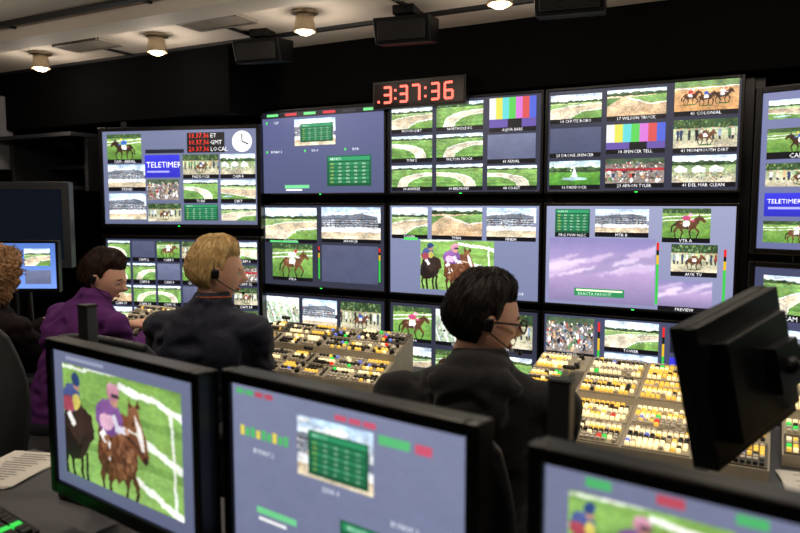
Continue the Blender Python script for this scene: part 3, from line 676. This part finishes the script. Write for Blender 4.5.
# ---------------------------------------------------------------- chairs
MESHM=mat('chair_mesh','#242428',.9,bump=.8,bscale=700); CHF=mat('chair_frame','#3c3c40',.45); CUSH=mat('chair_cushion','#222226',.9,bump=.3,bscale=300)
def chair(x,y,yaw,top=1.05):
    e=empty('office_chair',T(x,y,0)@RZ(yaw)); b=MB()
    b.rbox((0,.02,.445),(.5,.48,.09),2,.4); b.box((0,0,.39),(.2,.25,.03),1)
    b.cyl((0,0,.38),(0,0,.1),.028,m=1); b.cyl((0,0,.16),(0,0,.07),.045,m=1)
    for i in range(5):
        a=2*math.pi*i/5; p=(math.cos(a)*.3,math.sin(a)*.3,.075)
        b.cap((0,0,.1),p,.026,.018,1); b.cyl((p[0]-.012,p[1],.03),(p[0]+.012,p[1],.03),.03,m=1)
    n=12;rws=8; vs=[];fs=[]
    z0=.56
    fw=lambda k: .22-.05*abs(k-.45)**1.2*1.2
    cur=lambda u,k: -.25-.05*(1-u*u)*.9-.07*k*k+.03*math.sin(k*3.1)
    for s_ in(0,1):
        for r in range(rws+1):
            k=r/rws
            for c in range(n+1):
                u=-1+2*c/n; zt=z0+(top-z0)*k+ (.0 if r<rws else -.03*u*u)
                vs.append((u*fw(k),cur(u,k)-.012*s_,zt))
    N=(rws+1)*(n+1)
    for r in range(rws):
        for c in range(n):
            a=r*(n+1)+c; fs.append((a,a+1,a+n+2,a+n+1)); fs.append((N+a,N+a+n+1,N+a+n+2,N+a+1))
    b.add(vs,fs,0,True)
    P_=lambda u,k:(u*fw(k),cur(u,k)-.006,z0+(top-z0)*k-(.03*u*u if k>.99 else 0))
    loop=[P_(-1+2*c/n,1) for c in range(n+1)]+[P_(1,1-r/rws) for r in range(1,rws+1)]+[P_(1-2*c/n,0) for c in range(1,n+1)]+[P_(-1,r/rws) for r in range(1,rws+1)]
    b.tube(loop,.014,1)
    b.cap((0,-.1,.38),(0,-.31,.5),.022,.022,1); b.cap((0,-.31,.5),(0,-.315,.78),.022,.016,1)
    for s_ in(-1,1):
        b.cap((s_*.24,0,.41),(s_*.29,-.02,.5),.016,.016,1); b.cap((s_*.29,-.02,.5),(s_*.29,-.02,.64),.018,.018,1); b.rbox((s_*.29,.02,.66),(.08,.26,.035),2)
    b.build('chair_parts',[MESHM,CHF,CUSH],e)
    return e
# ---------------------------------------------------------------- people
SKIN=mat('skin','#e2b098',.55,bump=.06,bscale=150,sss=.25,spec=.3); EYEW=mat('eye_white','#e8e4e0',.2); IRIS=mat('iris','#2a2018',.2); LIP=mat('lips','#c48474',.5)
HSET=mat('headset_black','#0c0c0e',.35)
def headpt(x,y,z):
    X=x*.076;Y=y*.096;Z=z*.118
    if z<0:
        k=-z; X*=1-.30*k**1.7
        Y*= (1-.42*k) if y<0 else (1-.10*k)
    if y<0: Y-=.006*(1-abs(z))
    if y>0:
        g=lambda t,c,w: math.exp(-((t-c)/w)**2)
        Y+=.026*g(x,0,.12)*g(z,-.2,.13)+.010*g(x,0,.12)*g(z,-.02,.18)
        Y-=.010*(g(x,.4,.17)+g(x,-.4,.17))*g(z,.0,.12)
        Y+=.006*g(z,.17,.07)*g(x,0,.5)+.007*g(x,0,.25)*g(z,-.5,.07)+.014*g(x,0,.25)*g(z,-.85,.15)
    return Vector((X,Y,Z))
def sphere_grid(nu,nv,fn,mask=None):
    vs=[];fs=[]
    for j in range(nv+1):
        ph=-math.pi/2+math.pi*j/nv
        for i in range(nu):
            th=2*math.pi*i/nu; vs.append((math.cos(ph)*math.cos(th),math.cos(ph)*math.sin(th),math.sin(ph)))
    for j in range(nv):
        for i in range(nu):
            k=(i+1)%nu; f=(j*nu+i,j*nu+k,(j+1)*nu+k,(j+1)*nu+i)
            if mask is None or any(mask(*vs[q]) for q in f): fs.append(f)
    return [fn(*q) for q in vs],fs
def head(par,M,hair,hairstyle,glasses=False,headset=True,skin=SKIN):
    e=bpy.data.objects.new('head_group',None); sc.collection.objects.link(e); e.parent=par; e.matrix_local=M
    b=MB(); vs,fs=sphere_grid(72,56,headpt); b.add(vs,fs,0,True)
    for s in(-1,1):
        b.M=T(s*.077,-.008,-.008)@RY(s*.25)@RX(-.15)
        b.ell((0,0,0),(.008,.019,.032),0); b.ell((s*.006,-.006,.004),(.008,.014,.027),0); b.ell((0,.003,-.025),(.007,.01,.012),0); b.ell((s*.0125,.004,.0),(.003,.007,.012),3)
        b.M=Matrix.Identity(4)
        b.ell((s*.030,.075,.002),(.013,.012,.009),1); b.ell((s*.030,.0845,.002),(.0055,.004,.0055),2)
        b.ell((s*.030,.0765,.0075),(.0145,.0125,.006),0)
        b.tube([(s*.045,.082,.02),(s*.03,.089,.024),(s*.016,.09,.021)],.0026,4)
    b.ell((0,.087,-.058),(.021,.008,.0035),3); b.ell((0,.086,-.0635),(.018,.008,.0045),3)
    b.cap((0,-.012,-.07),(0,-.03,-.19),.052,.058,0,20)
    b.build('head_with_face',[skin,EYEW,IRIS,LIP,hair],e)
    long=hairstyle=='long'
    def zmin(x,y):
        if y>.35: base=.5+ .1*(y-.35)
        elif y>-.05: base=.02+(y+.05)/.4*.48
        elif y>-.3: base=.02-( -.05-y)/.25*.54
        else: base=-.52
        if .0<y<.2 and abs(x)>.9: base-=.18
        if long and y<.3: base-=.6*min(1,(.3-y)*2)
        return base
    th={'short':.010,'full':.015,'long':.032}[hairstyle]
    def fn(x,y,z):
        zm=zmin(x,y); k=max(0,min(1,(z-zm)/.3)); k=k*k*(3-2*k)
        p=headpt(x,y,z) if not(long and z<0) else Vector((x*.08,y*.095-.005,z*.15))
        n=Vector((x,y,z))
        ang=math.atan2(x,-y)
        w=noise.noise(n*3)*.3+noise.noise(Vector((ang*7+z*1.5,z*1.6,1)))*.2+noise.noise(Vector((ang*22+z*3,z*3,2)))*.22
        if long: w=noise.noise(n*7)*.6+noise.noise(n*15)*.5
        return p+n*(th*k*(1+w+ (.7*max(0,z)))+ (.0018 if k>0 else -.003))
    b=MB(); vs,fs=sphere_grid(200,120,fn,lambda x,y,z:z>zmin(x,y)); b.add(vs,fs,0,True); 
    rr=random.Random(5)
    for _ in range(3200 if not long else 900):
        t=rr.uniform(0,2*math.pi); z=rr.uniform(-.5,1); cph=math.sqrt(max(0,1-z*z)); x=cph*math.cos(t);y=cph*math.sin(t)
        if z<zmin(x,y)+.12: continue
        p=fn(x,y,z); dz=-.2 if not long else -.35
        z2=max(-1,z+dz*(1 if z<.8 else .4)); c2_=math.sqrt(max(0,1-z2*z2)); t2=t+rr.uniform(-.15,.15)
        if z2<zmin(c2_*math.cos(t2),c2_*math.sin(t2)): z2=zmin(c2_*math.cos(t2),c2_*math.sin(t2))-.02; c2_=math.sqrt(max(0,1-z2*z2))
        q=fn(c2_*math.cos(t2),c2_*math.sin(t2),z2); mid=(p+q)/2; mid=mid*(rr.uniform(1.01,1.05) if not long else 1.12)
        b.cyl(p*.995,mid,.0008,.0008,0,3,False); b.cyl(mid,q*1.005,.0008,.0004,0,3,False)
    if long:
        for _ in range(260):   # loose curls
            t=rr.uniform(0,2*math.pi); z=rr.uniform(-.95,.95); cph=math.sqrt(1-z*z); x=cph*math.cos(t);y=cph*math.sin(t)
            if z<zmin(x,y)+.08: continue
            p=fn(x,y,z); rad=rr.uniform(.007,.012); n=Vector((x,y,0)).normalized() if cph>.1 else Vector((1,0,0)); sd=n.cross(Vector((0,0,1)))
            pts=[p+sd*rad*math.cos(a)+n*rad*math.sin(a)-Vector((0,0,.0035*a-.012)) for a in [i*.9 for i in range(11)]]
            for a_,b_ in zip(pts,pts[1:]): b.cyl(a_,b_,.0024,.0022,0,5,False)
    b.build('hair',hair,e)
    if glasses:
        b=MB()
        for s in(-1,1):
            pts=[(s*.032+.025*math.cos(t),.108-.004*abs(math.cos(t)),.0+.018*math.sin(t)) for t in [2*math.pi*i/16 for i in range(17)]]
            b.tube(pts,.0026,0,6); b.tube([(s*.057,.105,.006),(s*.078,.06,.008),(s*.087,-.005,.006),(s*.082,-.018,-.006)],.0028,0,6)
        b.tube([(-.009,.109,.004),(0,.112,.006),(.009,.109,.004)],.002,0,6); b.build('glasses',HSET,e)
    if headset:
        b=MB(); a_=.092; c_=.142
        pts=[(a_*math.cos(t),-.02,-.005+c_*math.sin(t)) for t in [math.pi*i/20 for i in range(21)]]
        b.tube(pts,.0035,0,8)
        for s in(-1,1): b.rbox((s*.09,-.014,-.002),(.014,.03,.038),0,.6)
        b.tube([(.094,-.01,-.02),(.09,.05,-.055),(.06,.095,-.07)],.002,0,6); b.ell((.055,.1,-.07),(.008,.006,.006))
        b.build('headset',HSET,e)
    return e
def hand(par,wr,dirv,side,curl=.5,skin=SKIN,roll=0):
    d=Vector(dirv).normalized(); x=d.cross(Vector((0,0,1))).normalized(); z=x.cross(d)
    M=Matrix(((x.x,d.x,z.x,wr[0]),(x.y,d.y,z.y,wr[1]),(x.z,d.z,z.z,wr[2]),(0,0,0,1)))@RY(roll)
    b=MB(); b.M=M
    b.cap((0,-.03,0),(0,.015,0),.026,.024); b.rbox((0,.05,0),(.082,.09,.03),0,.6)
    for i,(fx,L) in enumerate([(-.031,.072),(-.010,.082),(.011,.077),(.031,.062)]):
        if side<0: fx=-fx
        r=.0088-(.001 if i==3 else 0)
        p=Vector((fx,.085,.002)); a=-.15*curl; pts=[p]
        for k,fr in enumerate((.45,.32,.23)):
            p=p+Vector((fx*.08,math.cos(a),math.sin(a)))*L*fr; pts.append(p); a-=.75*curl
        for k in range(3): b.cap(pts[k],pts[k+1],r-(k*.0008),r-((k+1)*.0008),0,10)
    s=-side
    b.cap((s*.028,.02,-.004),(s*.052,.05,-.012),.014,.011,0,10); b.cap((s*.052,.05,-.012),(s*.06,.08,-.018),.0105,.009,0,10)
    return union(b,'hand',skin,par,.0035,2)
SHOE=mat('shoe_leather','#121010',.4)
def person(name,x,y,yaw,dz,lean,hy,hp,jacket,pants,hair,style,hs=1,glasses=False,headset=True,hood=False,wid=1.0,hands=None,skin=SKIN,collar=None,headoff=(0,0,0),elb=.27):
    e=empty(name,T(x,y,0)@RZ(yaw)); piv=Vector((0,0,.5+dz)); RL=Matrix.Translation(piv)@RX(-lean)@Matrix.Translation(-piv)
    hx=headoff[0]
    b=MB()
    rings=[(.44,0,.17,.135),(.56,-.005,.172,.135),(.68,-.005,.165,.13),(.80,0,.183,.132),(.90,.0,.203,.13),(.965,-.005,.208,.118),(1.01,-.01,.19,.1),(1.045,-.012,.145,.082),(1.075,-.01,.095,.07),(1.10,-.006,.07,.066),(1.125,0,.063,.063)]
    def tr(p): return RL@Vector(p)
    b.M=RL@T(0,0,dz)
    b.ring([((hx*max(0,(z-.6)/.55),yo,z),(rx*wid,0,0),(0,ry,0)) for z,yo,rx,ry in rings],0,28)
    for s in(-1,1): b.ell((s*.165*wid+hx*.7,-.01,.985),(.085*wid,.075,.062)); b.ell((s*.09+hx*.6,-.075,.9),(.09,.055,.11))
    if hood: b.ell((hx,-.1,1.04),(.13,.06,.055)); b.ell((hx,-.04,1.085),(.095,.085,.04)); b.ell((hx,-.13,.98),(.1,.045,.08))
    else: b.ell((hx,-.01,1.09),(.075,.075,.03))
    b.M=Matrix.Identity(4)
    hands=hands or [(-.2,.42,.84),(.2,.42,.84)]
    J=[]
    for s,hp_ in zip((-1,1),hands):
        sh=tr((s*.2*wid+hx*.7,-.005,.975+dz)); wr=Vector(hp_)
        mid=(sh+wr)/2; el=Vector((s*elb*wid+hx*.4,mid.y-.08,min(sh.z,mid.z)-.15)); J.append((s,wr,el))
        b.cap(sh,el,.066,.052); b.cap(el,wr,.052,.036)
    union(b,'jacket',jacket,e,.009,5,.011,(9,9,15))
    for s,wr,el in J:
        dd=(wr-el).normalized(); dd.z*=.3
        hand(e,wr+(wr-el).normalized()*.03,dd,s,.45,skin)
    b=MB(); b.ell((0,0,.5+dz),(.175*wid,.15,.1)); sz=.52+dz
    for s in(-1,1):
        b.cap((s*.09,.02,sz),(s*.13,.44,sz+.01),.088,.062); b.cap((s*.13,.44,sz+.01),(s*.13,.42,.14),.06,.045)
    union(b,'trousers',pants,e,.013,5,.003)
    b=MB()
    for s in(-1,1): b.rbox((s*.13,.48,.045),(.095,.27,.09),0,.6); b.rbox((s*.13,.42,.09),(.09,.12,.1),0,.8)
    b.build('shoes',SHOE,e)
    hc=tr((hx,.02+headoff[1],1.205+dz+headoff[2])); 
    head(e,T(*hc)@RZ(hy)@RX(-hp)@Matrix.Scale(hs,4),hair,style,glasses,headset,skin)
    if collar:
        b=MB(); b.M=RL@T(hx,0,dz); b.tube([(.067*math.cos(t),-.006+.067*math.sin(t),1.108) for t in [2*math.pi*i/20 for i in range(21)]],.004); b.build('collar_trim',collar,e)
    return e
BLK=mat('jacket_black','#121216',.85,bump=.3,bscale=180,spec=.2,sheen=.15); NAVY=mat('jacket_navy','#12162a',.7,bump=.25,bscale=120,spec=.3,sheen=.1); PUR=mat('sweater_purple','#5c2a6c',.85,bump=.4,bscale=250,spec=.2)
BRN=mat('cardigan_dark','#1d1616',.9,bump=.4,bscale=250,spec=.2); JEANS=mat('trousers_dark','#1a1d26',.9,bump=.3,bscale=200)
ST=(9,9,1.5)
H1=mat('hair_dark','#160f0c',.5,bump=.3,bscale=50,stretch=ST,spec=.3); H2=mat('hair_blond','#dcbc84',.5,bump=.4,bscale=50,var=.3,stretch=ST,spec=.3); H3=mat('hair_brown','#2e1a12',.55,bump=.3,bscale=50,stretch=ST,spec=.25); H4=mat('hair_lightbrown','#a07a50',.5,bump=.5,bscale=60,var=.3)
person('seated_man',-.76,1.76,R(10),-.03,R(5),R(-62),R(10),BLK,JEANS,H1,'full',1.04,glasses=True,hood=True,wid=1.17,hands=[(-.12,.36,.86),(.1,.36,.87)],headoff=(.06,0,.0),elb=.2)
person('seated_man',-1.985,1.99,R(16),.03,R(4),R(-58),R(6),NAVY,JEANS,H2,'full',1.03,hands=[(-.1,.42,.86),(.08,.42,.86)],collar=mat('collar_orange','#a0522c',.7),headoff=(.085,0,0),wid=1.02,elb=.2)
person('seated_man',-2.84,2.02,R(-2),.0,R(14),R(-58),R(18),PUR,JEANS,H3,'full',1.0,hands=[(-.1,.45,.86),(.1,.45,.86)],headoff=(.11,0,-.025),elb=.2,wid=.95)
person('seated_woman',-3.3,1.98,R(6),-.07,R(6),R(10),R(6),BRN,JEANS,H4,'long',.96,headset=False,wid=.86,hands=[(-.12,.42,.85),(.12,.42,.85)],elb=.22)
chair(-.74,1.72,R(4),1.0); chair(-2.06,1.92,R(8),1.05); chair(-2.85,1.97,R(-6),1.0); chair(-3.32,1.95,R(6),1.0)
chair(-2.15,1.62,R(-50),1.06)
# ---------------------------------------------------------------- world & camera
w=bpy.data.worlds.new('World'); sc.world=w; w.use_nodes=True; w.node_tree.nodes['Background'].inputs[0].default_value=(.05,.05,.06,1); w.node_tree.nodes['Background'].inputs[1].default_value=.2
cam=bpy.data.cameras.new('camera'); co=bpy.data.objects.new('camera',cam); sc.collection.objects.link(co); sc.camera=co
co.location=(0,0,1.5); co.rotation_euler=(R(90-5.18),0,R(28)); cam.lens=31.5; cam.sensor_width=36; cam.clip_start=.02
cam.dof.use_dof=True; cam.dof.focus_distance=2.9; cam.dof.aperture_fstop=2.8
